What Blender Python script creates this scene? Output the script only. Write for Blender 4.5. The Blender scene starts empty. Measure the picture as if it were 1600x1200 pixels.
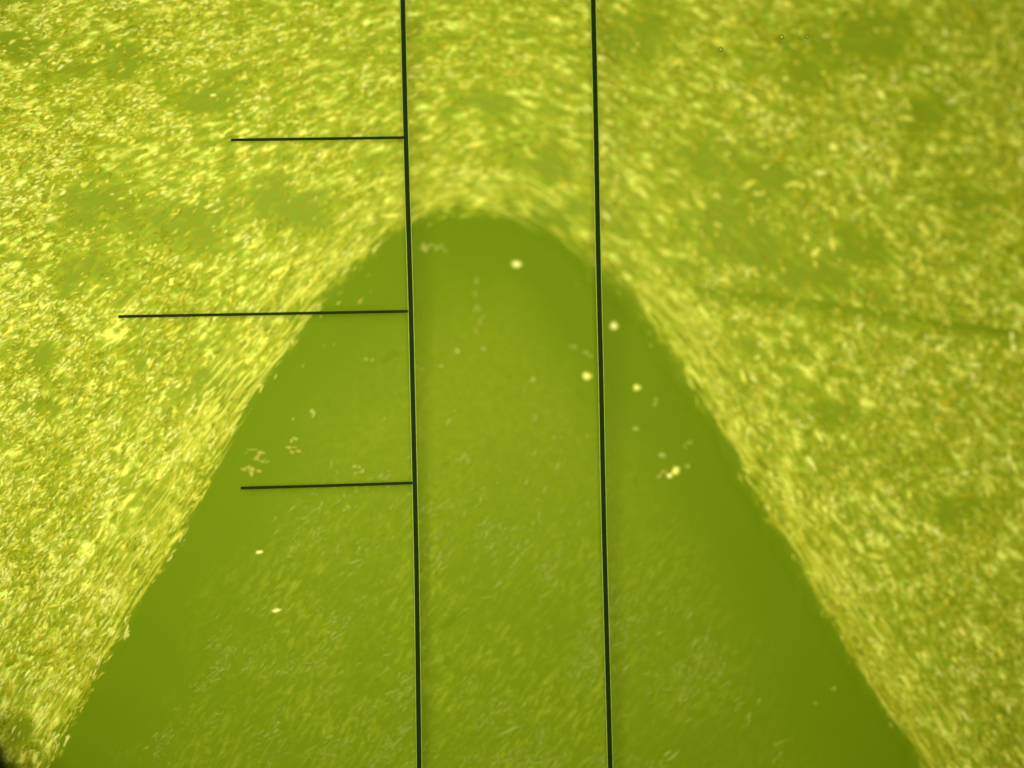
import bpy, math, random
import numpy as np
random.seed(7)
rng = np.random.default_rng(7)
S = bpy.context.scene
COL = S.collection

# ---------------------------------------------------------------- camera, light, exposure
H = 22.2222                       # camera height over the plane of the measuring lines (z = 0)
cam_d = bpy.data.cameras.new('camera')
cam = bpy.data.objects.new('camera', cam_d); COL.objects.link(cam)
cam.location = (0, 0, H)
cam_d.lens = 50; cam_d.sensor_width = 36
cam_d.clip_start = 0.1; cam_d.clip_end = 200
cam_d.dof.use_dof = True
cam_d.dof.focus_distance = H
cam_d.dof.aperture_fstop = 0.0122   # the wide aperture of a microscope objective
S.camera = cam

world = bpy.data.worlds.new('World'); S.world = world
world.use_nodes = True
bg = world.node_tree.nodes['Background']
bg.inputs['Color'].default_value = (1.0, 1.0, 0.35, 1)
bg.inputs['Strength'].default_value = 0.12

S.view_settings.view_transform = 'Standard'
S.view_settings.look = 'None'
S.view_settings.exposure = 0
S.view_settings.gamma = 1

def aim(o, target):
    d = np.array(target, float) - np.array(o.location)
    from mathutils import Vector
    o.rotation_euler = Vector(d).to_track_quat('-Z', 'Y').to_euler()

def area(name, loc, target, size, power, col):
    d = bpy.data.lights.new(name, 'AREA'); d.shape = 'DISK'; d.size = size
    d.energy = power; d.color = col
    o = bpy.data.objects.new(name, d); COL.objects.link(o); o.location = loc
    aim(o, target); return o

def spot(name, loc, target, power, angle, blend, radius, col):
    d = bpy.data.lights.new(name, 'SPOT'); d.energy = power; d.color = col
    d.spot_size = math.radians(angle); d.spot_blend = blend; d.shadow_soft_size = radius
    o = bpy.data.objects.new(name, d); COL.objects.link(o); o.location = loc
    aim(o, target); return o

LAMP = (1.0, 1.0, 0.32)
area('side_lamp', (-7.0, 1.0, 15.0), (-4.6, -0.6, 0), 13.0, 1900, LAMP)
spot('coaxial_lamp', (0.6, 1.0, 24.5), (2.0, 0.9, 0), 14400, 78, 1.0, 2.6, LAMP)

# ---------------------------------------------------------------- helpers
def zs(x, y):                     # the specimen lies a little tilted under the lines
    # and dips in a shallow hollow round the tip of the wedge
    dip = 0.24 * math.e ** (-(((x - 0.4) / 2.9) ** 2 + ((y - 2.2) / 2.4) ** 2))
    return -0.14 - 0.017 * (x + 8.0) - 0.0015 * (y + 6.0) * (x + 8.0) - dip

def at(px, py, z=None, dz=0.0):   # a point of the 1600x1200 photograph on the specimen
    x = (px - 800) / 100.0; y = (600 - py) / 100.0
    zz = z
    for _ in range(3):
        zz = zs(x, y) + dz if z is None else z
        k = (H - zz) / H
        x = (px - 800) / 100.0 * k; y = (600 - py) / 100.0 * k
    return x, y, zz

def link(name, mesh, mat, parent=None, smooth=False):
    o = bpy.data.objects.new(name, mesh); COL.objects.link(o)
    if mat is not None and not mesh.materials: mesh.materials.append(mat)
    if parent is not None: o.parent = parent
    if smooth: mesh.polygons.foreach_set('use_smooth', [True] * len(mesh.polygons))
    return o

def tag(o, label=None, cat=None, group=None, kind=None):
    if label: o['label'] = label
    if cat: o['category'] = cat
    if group: o['group'] = group
    if kind: o['kind'] = kind

def big_mesh(name, V, F4=None, F3=None, colors=None, extra=None):
    """numpy arrays to a mesh; F4 quads, F3 triangles"""
    me = bpy.data.meshes.new(name)
    n4 = 0 if F4 is None else len(F4); n3 = 0 if F3 is None else len(F3)
    me.vertices.add(len(V)); me.vertices.foreach_set('co', V.astype(np.float32).ravel())
    loops = np.concatenate([a.ravel() for a in (F4, F3) if a is not None]).astype(np.int32)
    me.loops.add(len(loops)); me.loops.foreach_set('vertex_index', loops)
    starts = np.concatenate([np.arange(n4) * 4, n4 * 4 + np.arange(n3) * 3]).astype(np.int32)
    me.polygons.add(n4 + n3); me.polygons.foreach_set('loop_start', starts)
    if colors is not None:
        a = me.attributes.new('tint', 'FLOAT_COLOR', 'POINT')
        a.data.foreach_set('color', colors.astype(np.float32).ravel())
    if extra is not None:
        for nm, arr in extra.items():
            a = me.attributes.new(nm, 'FLOAT_VECTOR', 'POINT')
            a.data.foreach_set('vector', arr.astype(np.float32).ravel())
    me.update(calc_edges=True); me.validate()
    return me

# value noise in numpy
def vnoise(x, y, seed):
    r = np.random.default_rng(seed).random((256, 256))
    xi = np.floor(x).astype(int); yi = np.floor(y).astype(int)
    fx = x - xi; fy = y - yi
    fx = fx * fx * (3 - 2 * fx); fy = fy * fy * (3 - 2 * fy)
    g = lambda a, b: r[a % 256, b % 256]
    return ((g(xi, yi) * (1 - fx) + g(xi + 1, yi) * fx) * (1 - fy)
            + (g(xi, yi + 1) * (1 - fx) + g(xi + 1, yi + 1) * fx) * fy)

def fbm(x, y, seed, o=3):
    s = 0; a = 1; t = 0
    for i in range(o):
        s = s + a * vnoise(x * 2 ** i, y * 2 ** i, seed + i); t += a; a *= 0.55
    return s / t

# the flow of the grains round the wedge: nested curves that flatten away from its tip
FX0 = -0.5
def flow(x, y):
    dx = x - FX0
    A = np.sqrt(dx * dx + 4.0) - 2.0
    lo = np.full_like(x, -25.0); hi = np.full_like(x, 40.0)
    kf = lambda s: 1.75 * np.exp(-np.maximum(s - 2.65, 0) / 2.2) + 0.10
    for _ in range(36):
        m = (lo + hi) / 2
        f = m - kf(m) * A - y
        lo = np.where(f < 0, m, lo); hi = np.where(f < 0, hi, m)
    s = (lo + hi) / 2; k = kf(s)
    slope = -k * dx / np.sqrt(dx * dx + 4.0)
    phi = np.sign(dx) * (np.abs(dx) + A * k * 0.9)
    return s, phi, np.arctan(slope)

# ---------------------------------------------------------------- materials
def nodes_of(name):
    m = bpy.data.materials.new(name); m.use_nodes = True
    nt = m.node_tree; return m, nt, nt.nodes['Principled BSDF']

def ramp(nt, fac, stops):
    r = nt.nodes.new('ShaderNodeValToRGB'); e = r.color_ramp.elements
    while len(e) < len(stops): e.new(0.5)
    for i, (p, c) in enumerate(stops):
        e[i].position = p; e[i].color = (*c, 1)
    nt.links.new(fac, r.inputs[0]); return r.outputs[0]

def noise(nt, vec, scale, detail=3, rough=0.55, dist=0.0):
    n = nt.nodes.new('ShaderNodeTexNoise'); n.inputs['Scale'].default_value = scale
    n.inputs['Detail'].default_value = detail; n.inputs['Roughness'].default_value = rough
    n.inputs['Distortion'].default_value = dist
    nt.links.new(vec, n.inputs['Vector']); return n.outputs['Fac']

def mapping(nt, vec, scale, rot=(0, 0, 0)):
    mp = nt.nodes.new('ShaderNodeMapping'); mp.inputs['Scale'].default_value = scale
    mp.inputs['Rotation'].default_value = rot
    nt.links.new(vec, mp.inputs['Vector']); return mp.outputs[0]

def mixc(nt, fac, a, b, mode='MIX'):
    mx = nt.nodes.new('ShaderNodeMix'); mx.data_type = 'RGBA'; mx.blend_type = mode
    if isinstance(fac, float): mx.inputs[0].default_value = fac
    else: nt.links.new(fac, mx.inputs[0])
    for i, v in ((6, a), (7, b)):
        if isinstance(v, tuple): mx.inputs[i].default_value = (*v, 1)
        else: nt.links.new(v, mx.inputs[i])
    return mx.outputs[2]

def attr(nt, name):
    a = nt.nodes.new('ShaderNodeAttribute'); a.attribute_name = name; return a

# grainy ground mass: fine threads of yellow crystal drawn out along the flow, over olive
def math_n(nt, op, a, b=None, clamp=False):
    m = nt.nodes.new('ShaderNodeMath'); m.operation = op; m.use_clamp = clamp
    for i, v in enumerate((a, b)):
        if v is None: continue
        if isinstance(v, (int, float)): m.inputs[i].default_value = v
        else: nt.links.new(v, m.inputs[i])
    return m.outputs[0]
m_surf, nt, b = nodes_of('ground mass')
geo = nt.nodes.new('ShaderNodeNewGeometry').outputs['Position']
sep = nt.nodes.new('ShaderNodeSeparateXYZ'); nt.links.new(attr(nt, 'flow').outputs['Vector'], sep.inputs[0])
a_ang, a_fill, a_near = sep.outputs
TH = [math.radians(t) for t in range(-72, 73, 16)]
num = None; den = None
for k, th in enumerate(TH):
    w = math_n(nt, 'SUBTRACT', 1.0, math_n(nt, 'DIVIDE', math_n(nt, 'ABSOLUTE', math_n(nt, 'SUBTRACT', a_ang, th)), math.radians(16)), True)
    mp = nt.nodes.new('ShaderNodeVectorRotate'); mp.rotation_type = 'Z_AXIS'; mp.inputs['Angle'].default_value = -th
    nt.links.new(geo, mp.inputs['Vector'])
    sc_ = mapping(nt, mp.outputs[0], (3.2, 9.8, 0.0))
    nz = nt.nodes.new('ShaderNodeTexNoise'); nz.inputs['Scale'].default_value = 1.0
    nz.inputs['Detail'].default_value = 3.0; nz.inputs['Roughness'].default_value = 0.62; nz.inputs['Distortion'].default_value = 0.55
    off = nt.nodes.new('ShaderNodeVectorMath'); off.operation = 'ADD'; off.inputs[1].default_value = (k * 7.3, k * 3.1, k * 5.7)
    nt.links.new(sc_, off.inputs[0]); nt.links.new(off.outputs[0], nz.inputs['Vector'])
    t1 = math_n(nt, 'MULTIPLY', w, math_n(nt, 'SUBTRACT', nz.outputs['Fac'], 0.5)); t2 = math_n(nt, 'MULTIPLY', w, w)
    num = t1 if num is None else math_n(nt, 'ADD', num, t1)
    den = t2 if den is None else math_n(nt, 'ADD', den, t2)
thr = math_n(nt, 'DIVIDE', num, math_n(nt, 'SQRT', math_n(nt, 'MAXIMUM', den, 0.05)))      # about -0.25 .. 0.25
lowf = math_n(nt, 'MULTIPLY', math_n(nt, 'SUBTRACT', noise(nt, mapping(nt, geo, (2.6, 4.6, 0)), 1.0, 3, 0.6, 0.6), 0.5), 0.55)
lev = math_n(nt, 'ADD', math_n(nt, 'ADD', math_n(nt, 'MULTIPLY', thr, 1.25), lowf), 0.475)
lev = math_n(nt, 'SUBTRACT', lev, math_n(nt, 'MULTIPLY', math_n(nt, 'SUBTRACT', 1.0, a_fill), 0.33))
c_lo = mixc(nt, a_near, (0.222, 0.295, 0.002), mixc(nt, noise(nt, geo, 0.8, 3, 0.55), (0.143, 0.222, 0.0004), (0.155, 0.232, 0.0006)))
cr = nt.nodes.new('ShaderNodeMapRange'); cr.inputs[1].default_value = 0.26; cr.inputs[2].default_value = 0.50
nt.links.new(lev, cr.inputs[0])
c_mid = mixc(nt, math_n(nt, 'MULTIPLY', cr.outputs[0], math_n(nt, 'SUBTRACT', 1.0, math_n(nt, 'GREATER_THAN', a_near, 1.0))), c_lo, (0.348, 0.400, 0.012))
cr2 = nt.nodes.new('ShaderNodeMapRange'); cr2.inputs[1].default_value = 0.50; cr2.inputs[2].default_value = 0.74
nt.links.new(lev, cr2.inputs[0])
c_hi = mixc(nt, cr2.outputs[0], c_mid, (0.94, 0.95, 0.36))
tn_ = noise(nt, mapping(nt, geo, (6, 9, 0)), 1.0, 2, 0.5)          # slight warm and green drift between threads
c_t = ramp(nt, tn_, [(0.3, (0.90, 1.06, 1.15)), (0.5, (1, 1, 1)), (0.7, (1.08, 0.95, 0.8))])
c_t = mixc(nt, math_n(nt, 'MULTIPLY', a_near, 1.0, True), c_t, (1.0, 1.0, 1.0))
nt.links.new(mixc(nt, 1.0, c_hi, c_t, 'MULTIPLY'), b.inputs['Base Color'])
b.inputs['Roughness'].default_value = 0.6
nt.links.new(math_n(nt, 'ADD', 0.15, math_n(nt, 'MULTIPLY', math_n(nt, 'SUBTRACT', 1.0, a_near, True), 0.3)), b.inputs['Specular IOR Level'])
bp = nt.nodes.new('ShaderNodeBump'); bp.inputs['Strength'].default_value = 0.35; bp.inputs['Distance'].default_value = 0.04
nt.links.new(lev, bp.inputs['Height']); nt.links.new(bp.outputs[0], b.inputs['Normal'])

# grains: crystal flakes, each with its own tint
m_grain, nt, b = nodes_of('grain')
nt.links.new(attr(nt, 'tint').outputs['Color'], b.inputs['Base Color'])
b.inputs['Roughness'].default_value = 0.34
b.inputs['Specular IOR Level'].default_value = 0.6

# wedge: smooth olive green, clear along its flanks, fine inclusions within; central haze of light painted in paler
m_wedge, nt, b = nodes_of('wedge')
geo = nt.nodes.new('ShaderNodeNewGeometry').outputs['Position']
sep = nt.nodes.new('ShaderNodeSeparateXYZ'); nt.links.new(attr(nt, 'flow').outputs['Vector'], sep.inputs[0])
w1 = noise(nt, mapping(nt, mapping(nt, geo, (1, 1, 0), (0, 0, math.radians(-52))), (4.2, 13, 1)), 1.0, 4, 0.68, 0.9)
w2 = noise(nt, geo, 0.8, 3, 0.55)
w3 = noise(nt, mapping(nt, geo, (7, 8, 0)), 1.0, 4, 0.65, 0.4)
clear = mixc(nt, w2, (0.143, 0.222, 0.0004), (0.155, 0.232, 0.0006))
fib = ramp(nt, w1, [(0.47, (0, 0, 0)), (0.68, (1, 1, 1))])
mott = ramp(nt, w3, [(0.45, (0, 0, 0)), (0.72, (1, 1, 1))])
pat = ramp(nt, w2, [(0.38, (0.25,) * 3), (0.62, (1.0,) * 3)])
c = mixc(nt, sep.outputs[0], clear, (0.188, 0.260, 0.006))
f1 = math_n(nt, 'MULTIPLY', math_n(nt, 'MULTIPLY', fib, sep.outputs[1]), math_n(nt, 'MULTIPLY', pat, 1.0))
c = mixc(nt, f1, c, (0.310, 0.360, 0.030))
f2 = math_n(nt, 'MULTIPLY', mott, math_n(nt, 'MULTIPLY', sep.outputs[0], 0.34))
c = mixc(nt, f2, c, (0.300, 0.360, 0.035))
nt.links.new(c, b.inputs['Base Color'])
b.inputs['Roughness'].default_value = 0.6
b.inputs['Specular IOR Level'].default_value = 0.15

def plain(name, col, rough, spec=0.5):
    m, nt, b = nodes_of(name)
    geo = nt.nodes.new('ShaderNodeNewGeometry').outputs['Position']
    f = noise(nt, geo, 9.0, 3)
    lo = tuple(c * 0.85 for c in col); hi = tuple(c * 1.15 for c in col)
    nt.links.new(ramp(nt, f, [(0.3, lo), (0.7, hi)]), b.inputs['Base Color'])
    b.inputs['Roughness'].default_value = rough; b.inputs['Specular IOR Level'].default_value = spec
    return m
m_line = plain('line ink', (0.008, 0.020, 0.001), 0.7, 0.1)
m_linehalo = plain('line halo', (0.27, 0.37, 0.09), 0.5, 0.3)  # pale tint for the bright halo painted beside the uprights
m_rim = plain('blackened rim', (0.004, 0.004, 0.004), 0.8, 0.1)
m_crack = plain('crack', (0.215, 0.285, 0.008), 0.6, 0.2)
m_speck = (0.97, 0.97, 0.60)
m_speck_dim = (0.225, 0.305, 0.02)
m_speck_orange = (0.32, 0.31, 0.025)
m_speck_mid = (0.85, 0.84, 0.30)
m_bead = plain('bead', (0.60, 0.64, 0.20), 0.35)
m_beadrim = plain('bead rim', (0.17, 0.21, 0.01), 0.5)

# ---------------------------------------------------------------- wedge outline (photo pixels)
L_EDGE = [(-60, 1500), (20, 1330), (86, 1200), (112, 1150), (165, 1048), (226, 935), (272, 862), (318, 782), (350, 718),
          (377, 660), (412, 608), (455, 552), (497, 492), (535, 452), (580, 408), (620, 375), (662, 352), (705, 342),
          (745, 340), (790, 347), (850, 366), (890, 395), (918, 424), (955, 462), (1000, 500), (1030, 540), (1058, 590),
          (1098, 645), (1130, 696), (1162, 762), (1206, 828), (1248, 898), (1290, 972), (1340, 1058), (1394, 1132),
          (1436, 1200), (1510, 1330), (1600, 1500)]
def densify(pts, step=9):
    out = []
    n = len(pts)
    for i in range(n - 1):             # Catmull-Rom
        p0 = np.array(pts[max(i - 1, 0)], float); p1 = np.array(pts[i], float)
        p2 = np.array(pts[i + 1], float); p3 = np.array(pts[min(i + 2, n - 1)], float)
        k = max(2, int(np.linalg.norm(p2 - p1) / step))
        for j in range(k):
            t = j / k
            out.append(0.5 * (2 * p1 + (p2 - p0) * t + (2 * p0 - 5 * p1 + 4 * p2 - p3) * t * t + (3 * p1 - p0 - 3 * p2 + p3) * t ** 3))
    out.append(np.array(pts[-1], float)); return np.array(out)
OUT_PX = densify(L_EDGE)
OUT = np.array([at(p[0], p[1])[:2] for p in OUT_PX])
# small natural unevenness of the boundary
tn = np.arange(len(OUT)); dT = np.gradient(OUT, axis=0); dT /= np.linalg.norm(dT, axis=1)[:, None]
NRM = np.stack([-dT[:, 1], dT[:, 0]], 1)
OUT = OUT + NRM * ((fbm(tn * 0.45, tn * 0 + 3.3, 11, 3) - 0.5) * 0.20)[:, None]

N0 = len(OUT)
IN_DIR = -NRM if (NRM[N0 // 2] @ np.array([0.0, -1.0])) < 0 else NRM      # towards the wedge's inside
def inside(x, y):                      # point in the wedge polygon
    c = np.zeros(len(x), bool); P = OUT; n = len(P); j = n - 1
    for i in range(n):
        xi, yi = P[i]; xj, yj = P[j]
        if yi != yj:
            c ^= ((yi > y) != (yj > y)) & (x < (xj - xi) * (y - yi) / (yj - yi) + xi)
        j = i
    return c
def edge_dist(x, y):                   # distance to the outline
    d = np.full(len(x), 99.0)
    for i in range(0, len(OUT) - 1):
        ax, ay = OUT[i]; bx, by = OUT[i + 1]; vx, vy = bx - ax, by - ay
        t = np.clip(((x - ax) * vx + (y - ay) * vy) / (vx * vx + vy * vy), 0, 1)
        d = np.minimum(d, np.hypot(x - ax - t * vx, y - ay - t * vy))
    return d

VOIDS = [(330, 145, 55, 26), (285, 345, 62, 42), (150, 312, 62, 45), (130, 420, 50, 30), (180, 85, 45, 30), (1268, 82, 52, 50),
         (1200, 270, 60, 50), (1090, 235, 38, 25), (1465, 160, 40, 32), (1370, 60, 60, 30), (1390, 30, 45, 30), (1185, 385, 80, 34),
         (1290, 425, 60, 25), (1150, 330, 60, 25), (760, 150, 45, 24), (850, 250, 60, 18), (990, 50, 45, 40),
         (430, 315, 60, 22), (880, 330, 70, 25), (225, 560, 25, 18), (65, 555, 25, 22), (310, 610, 50, 22), (20, 1135, 26, 12), (75, 645, 30, 18),
         (1540, 300, 40, 30), (1350, 370, 40, 25), (20, 60, 50, 20), (90, 110, 40, 20), (250, 780, 22, 14), (460, 330, 60, 24), (1300, 640, 40, 16), (1510, 800, 40, 20)]
def density(px, py):
    d = np.ones_like(px)
    qx_, qy_ = px, py
    px = px + (fbm(qx_ * 0.022, qy_ * 0.026, 131, 4) - 0.5) * 90; py = py + (fbm(qx_ * 0.022, qy_ * 0.026, 137, 4) - 0.5) * 70
    for (cx, cy, rx, ry) in VOIDS:
        q = ((px - cx) / rx) ** 2 + ((py - cy) / ry) ** 2
        d *= 1 - 0.84 * np.exp(-(q ** 1.3) * 0.75)
    # the fine dark furrow on the right
    px, py = qx_, qy_
    t = np.clip((px - 1080) / 520, 0, 1); yc = 448 + 72 * t
    d *= 1 - 0.85 * np.exp(-((py - yc) / 9.0) ** 2) * (px > 1090)
    return d

# ---------------------------------------------------------------- the specimen surface
NX, NY = 300, 230
gx, gy = np.meshgrid(np.linspace(-12.5, 12.5, NX), np.linspace(-10, 10, NY))
x = gx.ravel(); y = gy.ravel()
s, phi, ang = flow(x, y)
relief = 0.035 * (fbm(phi * 1.6, s * 4.5, 21, 3) - 0.5)
V = np.stack([x, y, zs(x, y) + relief], 1)
px = x * 100 + 800; py = 600 - y * 100
ed = edge_dist(x, y); ins = inside(x, y); sd = np.where(ins, -ed, ed)
fw = 0.26 + 0.20 * np.exp(-((px - 540) / 150) ** 2) + 0.12 * np.exp(-((px - 950) / 90) ** 2)
fill = density(px, py) * np.clip((sd - 0.01) / fw, -0.3, 1)
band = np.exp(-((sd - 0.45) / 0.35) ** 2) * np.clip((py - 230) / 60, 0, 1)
glow_l = np.clip((520 - px) / 520, 0, 1) * 0.13 + np.clip((py - 500) / 500, 0, 1) * 0.06  # glow of light on the left and lower side, put into the colour
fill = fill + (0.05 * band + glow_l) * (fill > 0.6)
nearw = np.clip(1 - sd / 0.5, 0, 1.2)
i = (np.arange(NY - 1)[:, None] * NX + np.arange(NX - 1)[None, :]).ravel()
F = np.stack([i, i + 1, i + NX + 1, i + NX], 1)
surf = link('specimen_surface', big_mesh('specimen_surface', V, F4=F, extra={'flow': np.stack([ang, fill, nearw], 1)}), m_surf, smooth=True)
tag(surf, 'grainy yellow green ground mass with grains streaming round the smooth wedge', kind='structure')

# ---------------------------------------------------------------- grains
# unit grain: base ring, shoulder ring, flat cap
ha = np.arange(6) * math.pi / 3
G_V = np.concatenate([np.stack([np.cos(ha), np.sin(ha), 0 * ha - 0.9], 1),
                      np.stack([0.62 * np.cos(ha), 0.62 * np.sin(ha), 0 * ha + 0.75], 1),
                      np.array([[0, 0, 1.0]])])
G_Q = np.array([[k, (k + 1) % 6, 6 + (k + 1) % 6, 6 + k] for k in range(6)])
G_T = np.array([[6 + k, 6 + (k + 1) % 6, 12] for k in range(6)])

def flakes(cx, cy, cz, ln, wd, ht, ang, tx, ty, jit=0.18):
    n = len(cx)
    v = np.repeat(G_V[None], n, 0).copy()
    v[:, :, :2] *= 1 + jit * (rng.random((n, 13, 1)) - 0.5) * 2
    X = v[:, :, 0] * ln[:, None]; Y = v[:, :, 1] * wd[:, None]
    Z = v[:, :, 2] * ht[:, None] + X * tx[:, None] + Y * ty[:, None]
    Y = Y + (X ** 2) / np.maximum(ln[:, None], 1e-4) * (rng.random((n, 1)) - 0.5) * 0.7   # slight bend
    ca, sa = np.cos(ang)[:, None], np.sin(ang)[:, None]
    W = np.stack([cx[:, None] + X * ca - Y * sa, cy[:, None] + X * sa + Y * ca, cz[:, None] + Z], 2)
    off = np.arange(n)[:, None, None] * 13
    return W.reshape(-1, 3), (G_Q[None] + off).reshape(-1, 4), (G_T[None] + off).reshape(-1, 3)

NC = 260000
x = rng.uniform(-9.2, 9.2, NC); y = rng.uniform(-7.0, 7.0, NC)
px = x * 100 + 800; py = 600 - y * 100
s, phi, ang = flow(x, y)
cl = fbm(phi * 1.3, s * 3.0, 41, 3)
cl2 = fbm(x * 0.9, y * 1.1, 51, 2)
dens = density(px, py) * np.clip((cl - 0.22) * 2.4, 0.22, 1) * np.clip(0.5 + (cl2 - 0.3) * 1.6, 0.45, 1)
left = np.clip((700 - px) / 700, 0, 1); low = np.clip((py - 350) / 700, 0, 1); top_r = np.clip((px - 850) / 500, 0, 1) * (1 - low)
dens *= 0.50 + 0.5 * left + 0.25 * low
ins = inside(x, y); ed = edge_dist(x, y)
fr = 0.04 + 0.16 * np.exp(-((px - 540) / 130) ** 2) + 0.16 * np.exp(-((px - 960) / 70) ** 2) + 0.10 * vnoise(x * 2.1, y * 2.1, 61) ** 2
dens = np.where(ins, dens * np.exp(-(ed / fr) ** 1.3) * 0.14 * (fr > 0.10), dens * np.clip(0.12 + ed / (fr * 2.2 + 0.10), 0, 1))
keep = rng.random(NC) < dens * 0.36
x, y, s, phi, ang, left, low, top_r, ins, ed, px, py = [a[keep] for a in (x, y, s, phi, ang, left, low, top_r, ins, ed, px, py)]
n = len(x)
near = np.exp(-ed / 1.2)
u = rng.random(n)
size = (1 - 0.22 * near) * np.where(ins, 0.62, 1.0) * (0.72 + 1.0 * u ** 3 + 0.9 * (rng.random(n) < 0.06))
ln = 0.062 * size * (1 + 0.8 * near) * (1 + 0.15 * top_r)
wd = 0.0235 * (0.6 + 0.8 * rng.random(n)) * size ** 0.8 * (1 + 0.5 * top_r) * (1 - 0.2 * near)
ht = 0.012 * (0.6 + 0.8 * rng.random(n))
ang = ang + rng.normal(0, 1, n) * (0.30 + 0.55 * top_r - 0.12 * near)
tx = rng.normal(0, 0.16, n); ty = rng.normal(0, 0.22, n)
# tints
cn = fbm(phi * 3.2, s * 8.5, 91, 3) * 0.6 + fbm(x * 1.7, y * 2.0, 97, 2) * 0.4
cls = np.argsort(np.argsort(0.62 * rng.random(n) + 1.5 * (0.5 - cn) - 0.26 * left - 0.05 * near)) / n     # bright grains gather in strings; glints at left painted in as paler tints
cls = np.where(cls < 0.44, cls, 0.44 + 0.56 * rng.random(n))
cls = np.where((cls < 0.44) & (cls > 0.15) & (rng.random(n) < 0.25), 0.44 + 0.56 * rng.random(n), cls)
tint = np.ones((n, 4))
SOFT = np.array([0.0] * 6 + [0.55] * 6 + [1.0])[None, :, None]
MASS = np.array([0.31, 0.345, 0.006, 1.0])
def soft_tint(t, base):                 # half sunk crystals: the colour comes out of the mass towards the crest
    return (np.broadcast_to(base, t.shape)[:, None, :] * (1 - SOFT) + t[:, None, :] * SOFT).reshape(-1, 4)
pal = np.array([[0.97, 0.96, 0.56], [0.84, 0.81, 0.20], [0.60, 0.48, 0.040], [0.42, 0.54, 0.08], [0.230, 0.295, 0.003], [0.46, 0.47, 0.03]])
idx = np.select([cls < .17, cls < .44, cls < .48, cls < .55, cls < .72], [0, 1, 2, 3, 4], 5)
tint[:, :3] = pal[idx] * (0.88 + 0.24 * rng.random((n, 1)))
z = zs(x, y) + np.where(ins, 0.014, 0.012)
ht = np.where(ins, 0.004, ht); tx = np.where(ins, 0, tx); ty = np.where(ins, 0, ty)
big = np.argsort(-(ln * wd * (tint[:, 1])) * ((np.abs(px - 800) < 790) & (np.abs(py - 600) < 590)))[:280]
mask = np.ones(n, bool); mask[big] = False
W, Q, T = flakes(x[mask], y[mask], z[mask], ln[mask], wd[mask], ht[mask], ang[mask], tx[mask], ty[mask])
gr = link('grains', big_mesh('grains', W, Q, T, colors=soft_tint(tint[mask], np.where(ins[mask][:, None], np.array([0.15, 0.224, 0.001, 1.0]), MASS))), m_grain, smooth=True)
tag(gr, 'fine glittering yellow, orange and green grains strewn over the ground mass', 'grains', kind='stuff')
# the largest grains one by one, parts of the surface
protos = []
for k in range(12):
    z1 = np.zeros(1)
    W1, Q1, T1 = flakes(z1, z1, z1, z1 + 1, z1 + 1, z1 + 1, z1, z1, z1, 0.3)
    tn_ = np.ones((1, 4)); tn_[:, :3] = pal[[1, 1, 5, 1, 0, 1][k % 6]]; tn_ = soft_tint(tn_, MASS)
    me = big_mesh('grain', W1, Q1, T1, colors=tn_); me.polygons.foreach_set('use_smooth', [True] * len(me.polygons)); me.materials.append(m_grain); protos.append(me)
for q, j in enumerate(big):
    o = bpy.data.objects.new('grain', protos[q % 12]); COL.objects.link(o); o.parent = surf
    o.location = (x[j], y[j], z[j]); o.scale = (ln[j], wd[j], ht[j])
    o.rotation_euler = (ty[j], -tx[j], ang[j])

# long thin threads lying along the flow, over the tip and down both flanks
tv_, tq_, tc_ = [], [], []
nthr = 0
while nthr < 900:
    q = random.random()
    i0 = random.randrange(40, N0 - 40); off = 0.12 + 0.75 * random.random() ** 1.2
    ppx = OUT_PX[i0]
    if 800 < ppx[0] < 960 and random.random() < 0.75: continue
    c0 = OUT[i0] - IN_DIR[i0] * off
    L = 0.25 + 0.95 * random.random() ** 2; nseg = 10
    if abs(c0[0]) > 8.5 or c0[1] < -6.6: continue
    w0 = 0.0035 + 0.0055 * random.random()
    col_ = np.array([0.80, 0.78, 0.22, 1]) if random.random() < 0.4 else np.array([0.54, 0.53, 0.06, 1])
    p = c0.copy(); base = len(tv_)
    for k in range(nseg + 1):
        a_ = flow(np.array([p[0]]), np.array([p[1]]))[2][0] + 0.10 * math.sin(k * 1.3 + q * 9)
        d_ = np.array([math.cos(a_), math.sin(a_)]); n_ = np.array([-d_[1], d_[0]])
        ww = w0 * math.sin(math.pi * (k + 0.25) / (nseg + 0.5)) + 0.001
        zz = zs(p[0], p[1])
        for (o_, h_, t_) in ((-2.2, 0.0, 0.0), (0, 0.020, 1.0), (2.2, 0.0, 0.0)):
            tv_.append((p[0] + n_[0] * o_ * ww, p[1] + n_[1] * o_ * ww, zz + h_))
            te = t_ * min(1, math.sin(math.pi * (k + 0.2) / (nseg + 0.4)) * 1.4)
            tc_.append(MASS * (1 - te) + col_ * te)
        if k:
            A_ = base + 3 * (k - 1); B_ = base + 3 * k
            tq_ += [(A_, A_ + 1, B_ + 1, B_), (A_ + 1, A_ + 2, B_ + 2, B_ + 1)]
        p = p + d_ * (L / nseg)
    nthr += 1
th = link('thread', big_mesh('thread', np.array(tv_), np.array(tq_)[:, ::-1].copy(), colors=np.array(tc_)), m_grain, surf, smooth=True)
th['kind'] = 'stuff'

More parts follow.
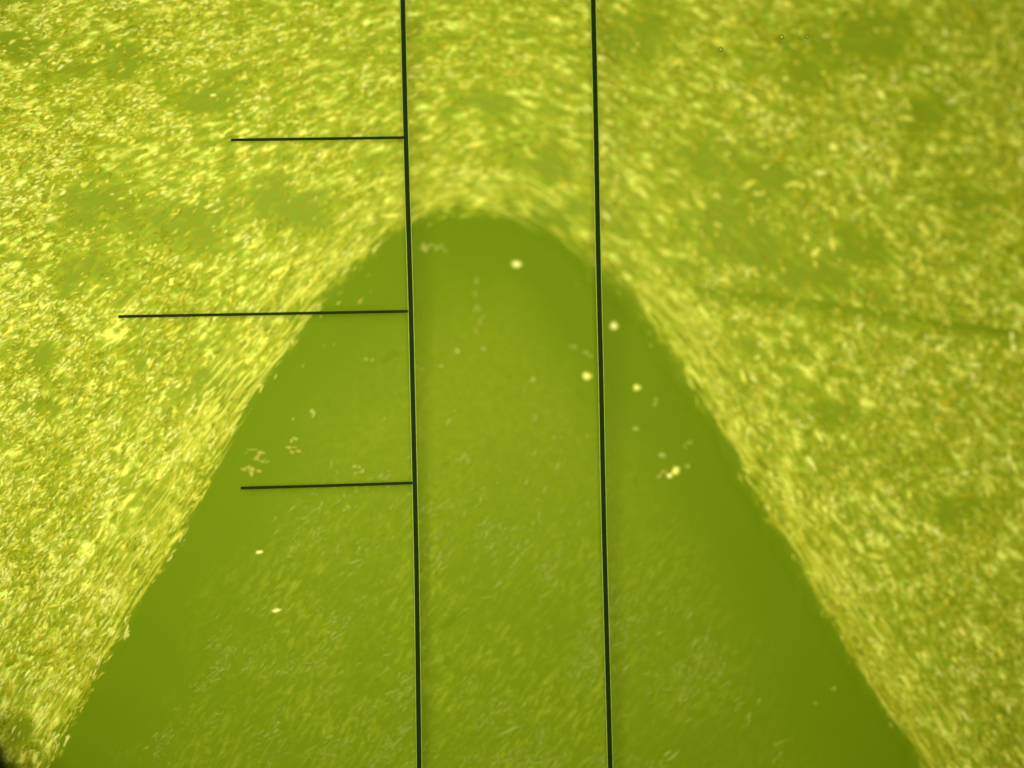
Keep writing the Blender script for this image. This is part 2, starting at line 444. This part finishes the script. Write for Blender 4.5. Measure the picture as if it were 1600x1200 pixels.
# the dark furrow across the right of the surface
cp = [(1080, 452), (1180, 462), (1290, 476), (1400, 492), (1480, 506), (1560, 516), (1680, 532)]
cv = []; cf = []
for k, p in enumerate(densify(cp, 12)):
    hw = (2.5 + 4.0 * vnoise(np.array([k * 0.35]), np.array([1.7]), 5)[0]) * min(1, k / 8 + 0.2)
    for sgn in (-1, 1):
        xx, yy, zz = at(p[0], p[1] + sgn * hw, dz=0.016); cv.append((xx, yy, zz))
    xx, yy, zz = at(p[0], p[1], dz=0.008); cv.append((xx, yy, zz))
    if k:
        a = 3 * (k - 1); c = 3 * k
        cf += [(a, a + 2, c + 2, c), (a + 2, a + 1, c + 1, c + 2)]
me = bpy.data.meshes.new('furrow'); me.from_pydata(cv, [], cf); me.update()
link('furrow', me, m_crack, surf)

# ---------------------------------------------------------------- the wedge
from mathutils.geometry import delaunay_2d_cdt
from mathutils import Vector
N = len(OUT)
ctr_dir = -NRM
tst = OUT[N // 2] + ctr_dir[N // 2] * 0.2
if not inside(np.array([tst[0]]), np.array([tst[1]]))[0]: ctr_dir = NRM
rings = [(-0.03, -0.022), (0.05, -0.006), (0.14, 0.010)]      # rounded rim: (inset, height)
qx, qy = np.meshgrid(np.arange(-9, 9, 0.14), np.arange(-9, 3, 0.14)); qx = qx.ravel(); qy = qy.ravel()
ok = inside(qx, qy); qx = qx[ok]; qy = qy[ok]; ok = edge_dist(qx, qy) > 0.20; qx = qx[ok]; qy = qy[ok]
inner = OUT + ctr_dir * rings[-1][0]
pts2 = [Vector((float(p[0]), float(p[1]))) for p in inner] + [Vector((float(a), float(c))) for a, c in zip(qx, qy)]
cdt = delaunay_2d_cdt(pts2, [(k, (k + 1) % N) for k in range(N)], [list(range(N))], 1, 1e-5)
tv = np.array([(p.x, p.y) for p in cdt[0]]); tf = [tuple(f) for f in cdt[2]]
wv = [(p[0], p[1], zs(p[0], p[1]) + rings[-1][1]) for p in tv]; wf = list(tf)
o0 = len(wv)
for (ins_, hh) in rings:
    for p in OUT + ctr_dir * ins_: wv.append((p[0], p[1], zs(p[0], p[1]) + hh))
for r in range(len(rings) - 1):
    for k in range(N - 1):
        wf.append((o0 + r * N + k, o0 + r * N + k + 1, o0 + (r + 1) * N + k + 1, o0 + (r + 1) * N + k))
me = bpy.data.meshes.new('wedge'); me.from_pydata(wv, [], wf); me.update()
import bmesh
bm = bmesh.new(); bm.from_mesh(me)
bmesh.ops.remove_doubles(bm, verts=bm.verts, dist=1e-4)
bmesh.ops.recalc_face_normals(bm, faces=bm.faces)
if sum(f.normal.z * f.calc_area() for f in bm.faces) < 0: bmesh.ops.reverse_faces(bm, faces=bm.faces)
bm.to_mesh(me); bm.free()
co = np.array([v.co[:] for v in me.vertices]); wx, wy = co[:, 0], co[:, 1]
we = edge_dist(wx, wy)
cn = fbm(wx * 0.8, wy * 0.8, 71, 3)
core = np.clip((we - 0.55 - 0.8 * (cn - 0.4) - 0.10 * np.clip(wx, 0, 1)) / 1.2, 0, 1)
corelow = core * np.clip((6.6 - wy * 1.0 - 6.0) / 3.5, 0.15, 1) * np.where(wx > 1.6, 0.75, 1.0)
core = core * np.clip(0.25 + 0.75 * np.clip((wy + 3.5) / 3.0, 0, 1), 0, 1)  # upper middle palest: the hazy glow of light is put into the colour
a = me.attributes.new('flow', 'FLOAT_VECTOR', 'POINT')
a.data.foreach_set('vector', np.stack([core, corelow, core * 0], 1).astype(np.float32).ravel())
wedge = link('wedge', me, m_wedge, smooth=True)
tag(wedge, 'smooth olive green wedge with blunt rounded tip rising from the bottom edge', 'wedge')

# faint scratches and flecks within the wedge
NS = 80000
x = rng.uniform(-7.5, 7.0, NS); y = rng.uniform(-6.6, 2.6, NS)
px = x * 100 + 800; py = 600 - y * 100
ins = inside(x, y); ed = edge_dist(x, y)
c1 = fbm(x * 0.9, y * 0.9, 71, 3)
ca, sa = math.cos(math.radians(52)), math.sin(math.radians(52))
c2 = fbm((x * ca + y * sa) * 1.4, (-x * sa + y * ca) * 4.5, 81, 3)
band = np.clip((ed - 0.75 - 0.35 * c1 - 0.5 * (x > 0)) / 0.4, 0, 1)
dn = ins * band * (0.03 + 0.97 * np.clip((py - 640) / 420, 0, 1)) * np.clip((c1 - 0.36) * 3.2, 0.03, 1) * np.clip((c2 - 0.36) * 3.0, 0.05, 1)
dn *= np.where(px > 960, 0.7, 1.0)
keep = rng.random(NS) < dn
x, y, px, py = [a[keep] for a in (x, y, px, py)]; n = len(x)
up = np.clip((900 - py) / 300, 0, 1)
sz = 0.5 + 0.9 * rng.random(n) ** 2
ln = 0.075 * sz * (1 + 0.9 * (rng.random(n) < 0.12)) * (1 - 0.4 * up); wd = 0.0155 * sz * (1 + 0.9 * up); ht = np.full(n, 0.006)
ang = math.radians(50) + rng.normal(0, 0.38, n)
pal2 = np.array([[0.20, 0.275, 0.010], [0.235, 0.305, 0.018], [0.21, 0.305, 0.030], [0.26, 0.275, 0.016], [0.30, 0.355, 0.04]])
tint = np.ones((n, 4)); tint[:, :3] = pal2[rng.choice(5, n, p=[.38, .25, .2, .1, .07])]
WM = np.array([0.172, 0.245, 0.002, 1.0])
W, Q, T = flakes(x, y, zs(x, y) + 0.013, ln, wd, ht, ang, rng.normal(0, 0.05, n), rng.normal(0, 0.05, n))
sk = link('fleck', big_mesh('fleck', W, Q, T, colors=soft_tint(tint, WM)), m_grain, wedge, smooth=True)
sk['kind'] = 'stuff'

def blob_mesh(seed, pts=9, col=None):
    """an irregular low crystal speck, unit radius"""
    r = random.Random(seed)
    rad = [0.75 + 0.5 * r.random() for _ in range(pts)]
    v = []; f = []
    for (sc, h) in ((1.0, -0.1), (0.8, 0.45), (0.42, 0.9)):
        for k in range(pts):
            a = 2 * math.pi * k / pts
            v.append((sc * rad[k] * math.cos(a), sc * rad[k] * math.sin(a), h))
    v.append((0, 0, 1.0))
    for q in range(2):
        for k in range(pts):
            f.append((q * pts + k, q * pts + (k + 1) % pts, (q + 1) * pts + (k + 1) % pts, (q + 1) * pts + k))
    for k in range(pts): f.append((2 * pts + k, 2 * pts + (k + 1) % pts, 3 * pts))
    me = bpy.data.meshes.new('speck'); me.from_pydata(v, [], f); me.update()
    if col is not None:
        g = [0.0] * pts + [0.45] * pts + [1.0] * (pts + 1)
        c = np.array([[WM[i] * (1 - t) + (col[i] if i < 3 else 1) * t for i in range(4)] for t in g])
        a = me.attributes.new('tint', 'FLOAT_COLOR', 'POINT'); a.data.foreach_set('color', c.astype(np.float32).ravel())
    return me

SPECKS = [(808, 413, 8, 4.5, -10, m_speck, 'bright speck just under the tip of the wedge'), (960, 510, 6, 6, 0, m_speck, 'round bright speck right of the right line'),
          (918, 588, 7.5, 6, -20, m_speck_mid, 'bright speck left of the right line'), (995, 606, 6, 5, 0, m_speck_mid, None),
          (893, 541, 9, 4, -25, m_speck_dim, None), (920, 553, 8, 5, 0, m_speck_dim, None),
          (1041, 739, 10, 5, 0, m_speck_orange, 'orange speck by the right flank of the wedge'), (1056, 736, 7, 6, 40, m_speck_mid, None), (1047, 743, 6, 4, 0, m_speck, None),
          (1075, 694, 7, 5, -40, m_speck_dim, None), (1037, 712, 6, 5, 0, m_speck_dim, None), (1076, 729, 5, 5, 0, m_speck_dim, None),
          (405, 863, 5, 3, 15, m_speck, 'small bright speck under the lowest cross line'), (432, 954, 7, 3, 10, m_speck, 'bright slender speck low in the left of the wedge'),
          (386, 733, 10, 5, 20, m_speck_orange, None), (396, 740, 9, 6, -30, m_speck_orange, None), (398, 712, 12, 5, 40, m_speck_orange, None),
          (412, 722, 12, 4, 20, m_speck_dim, None), (392, 704, 9, 4, 10, m_speck_dim, None),
          (457, 703, 10, 5, 0, m_speck_orange, None), (458, 688, 8, 5, 30, m_speck_dim, None), (486, 650, 9, 7, 20, m_speck_dim, None),
          (1304, 1077, 4, 4, 0, m_speck_dim, None), (1276, 1100, 4, 3, 0, m_speck_dim, None), (745, 470, 4, 13, 4, m_speck_dim, None), (748, 505, 4, 14, 0, m_speck_dim, None),
          (756, 544, 5, 4, 0, m_speck_dim, None), (744, 440, 4, 9, 0, m_speck_dim, None), (540, 795, 8, 5, 20, m_speck_dim, None), (560, 735, 10, 6, 45, m_speck_dim, None),
          (715, 548, 5, 6, 0, m_speck_dim, None), (690, 572, 6, 3, 0, m_speck_dim, None), (834, 593, 5, 6, 0, m_speck_dim, None),
          (665, 383, 12, 7, 20, m_speck_dim, None), (690, 388, 10, 6, 10, m_speck_dim, None), (840, 654, 7, 4, -30, m_speck_dim, None), (1025, 627, 7, 6, 0, m_speck_dim, None), (580, 560, 9, 4, 40, m_speck_dim, None), (995, 670, 6, 5, 0, m_speck_dim, None)]
CL = []
for sp in SPECKS:                       # the hazy ones are little clusters of crumbs
    sx, sy, rx, ry, rot, m, lab = sp
    if m in (m_speck_orange, m_speck_dim) and max(rx, ry) >= 7:
        for q in range(4):
            t_ = random.uniform(-1, 1); u_ = random.uniform(-1, 1)
            CL.append((sx + rx * t_, sy + ry * u_ * 1.1, rx * random.uniform(0.35, 0.6), ry * random.uniform(0.4, 0.75), rot + random.uniform(-40, 40), m if q else (m_speck_orange if random.random() < 0.3 else m), lab if q == 0 else None))
    else: CL.append(sp)
for k, (sx, sy, rx, ry, rot, m, lab) in enumerate(CL):
    o = link('speck', blob_mesh(100 + k, col=m), m_grain, wedge, smooth=True)
    o.location = at(sx, sy, dz=0.012)
    o.scale = (rx / 78, ry / 78, 0.014); o.rotation_euler = (0, 0, math.radians(rot))
    if lab: o['label'] = lab

# ---------------------------------------------------------------- the measuring lines
ret = bpy.data.objects.new('measuring_scale', None); COL.objects.link(ret)
ret.location = (-1.6, 0, 0)
tag(ret, 'thin black measuring lines, two long uprights and three short cross lines on the left one', 'scale')
def bar(name, pts, w, z0, z1, mat, parent, shift=0.0):
    """a thin flat bar along photo points, w pixels wide, with shallow bevelled sides"""
    p = densify(pts, 25); d = np.gradient(p, axis=0); d /= np.linalg.norm(d, axis=1)[:, None]
    nn = np.stack([-d[:, 1], d[:, 0]], 1)
    v = []; f = []
    prof = [(-0.5, z0), (-0.44, z1), (0.44, z1), (0.5, z0)]
    for k in range(len(p)):
        for (o_, zz) in prof:
            c = p[k] + nn[k] * (o_ * w + shift)
            xx, yy, z_ = at(c[0], c[1], z=zz); v.append((xx + 1.6 if parent is ret else xx, yy, z_))
    for k in range(len(p) - 1):
        for q in range(4):
            f.append((4 * k + q, 4 * k + (q + 1) % 4, 4 * k + 4 + (q + 1) % 4, 4 * k + 4 + q))
    f.append((0, 1, 2, 3)); e = 4 * (len(p) - 1); f.append((e + 3, e + 2, e + 1, e))
    me = bpy.data.meshes.new(name); me.from_pydata(v, [], f); me.update()
    bm = bmesh.new(); bm.from_mesh(me); bmesh.ops.recalc_face_normals(bm, faces=bm.faces); bm.to_mesh(me); bm.free()
    return link(name, me, mat, parent)
LL = [(626.5, -120), (629.2, 0), (634.2, 217), (639.6, 400), (642.3, 500), (646.8, 700), (651, 900), (655, 1200), (656.5, 1320)]
RL = [(924.5, -120), (926.8, 0), (931.2, 200), (934.8, 400), (939.4, 600), (942.2, 750), (945.6, 900), (953.6, 1200), (957, 1320)]
for pts in (LL, RL):
    o = bar('upright_line', pts, 7.0, -0.012, 0.006, m_line, ret)
    for sgn in (-1, 1):
        e = bar('line_halo', pts, 1.4, -0.016, -0.008, m_linehalo, ret, sgn * 4.2)  # added pale strips that imitate a bright halo along each upright
for pts in ([(361, 218.6), (500, 216.8), (630.6, 215)], [(185, 494.6), (400, 490.8), (637.6, 486.4)], [(376, 762.6), (500, 759.2), (644.2, 754.6)]):
    bar('cross_line', pts, 4.4, -0.012, 0.004, m_line, ret)

# ---------------------------------------------------------------- tiny beads of moisture at the level of the lines
BEADS = [(1221.5, 57.5, 3.0, 'tiny bright bead with dark rim, left one of the pair at top right'),
         (1261.5, 57, 2.2, 'tiny faint bead with dark rim, right one of the pair at top right'),
         (1126, 77, 3.0, 'tiny bead with dark rim farthest left, over a dull patch near the top')]
for (bx, by, r, lab) in BEADS:
    v = []; f = []
    R = r / 100; m_ = 14
    for (rr, zz) in ((1.25, -0.02), (1.15, 0.0), (0.8, 0.006), (0.62, -0.004)):
        for k in range(m_):
            a = 2 * math.pi * k / m_; v.append((R * rr * math.cos(a), R * rr * math.sin(a), zz))
    for q in range(3):
        for k in range(m_):
            f.append((q * m_ + k, q * m_ + (k + 1) % m_, (q + 1) * m_ + (k + 1) % m_, (q + 1) * m_ + k))
    me = bpy.data.meshes.new('bead'); me.from_pydata(v, [], f); me.update()
    o = link('bead', me, m_beadrim, None, True); o.location = at(bx, by, z=0.0)
    tag(o, lab, 'bead', 'beads with dark rims near the top right')
    c = link('bead_core', blob_mesh(900 + int(bx), 10), m_bead, o, True); c.scale = (R * 0.6, R * 0.6, 0.01); c.location = (0, 0, -0.006)

# ---------------------------------------------------------------- the round field stop whose edge darkens one corner
cx, cy, cz = at(880, 520, z=1.3); R0 = 10.97 * (H - 1.3) / H
v = []; f = []; m_ = 160
for (rr, zz) in ((R0 + 0.06, -0.05), (R0, 0.0), (R0 + 0.06, 0.05), (R0 + 1.6, 0.09), (R0 + 1.6, -0.09)):
    for k in range(m_):
        a = 2 * math.pi * k / m_; v.append((rr * math.cos(a), rr * math.sin(a), zz))
for q in range(5):
    for k in range(m_):
        q2 = (q + 1) % 5
        f.append((q * m_ + k, q * m_ + (k + 1) % m_, q2 * m_ + (k + 1) % m_, q2 * m_ + k))
me = bpy.data.meshes.new('field_stop'); me.from_pydata(v, [], f); me.update()
bm = bmesh.new(); bm.from_mesh(me); bmesh.ops.recalc_face_normals(bm, faces=bm.faces); bm.to_mesh(me); bm.free()
rim = link('field_stop', me, m_rim, None, True); rim.location = (cx, cy, cz)
tag(rim, 'black blurred rim of the round field stop cutting the bottom left corner', 'rim')
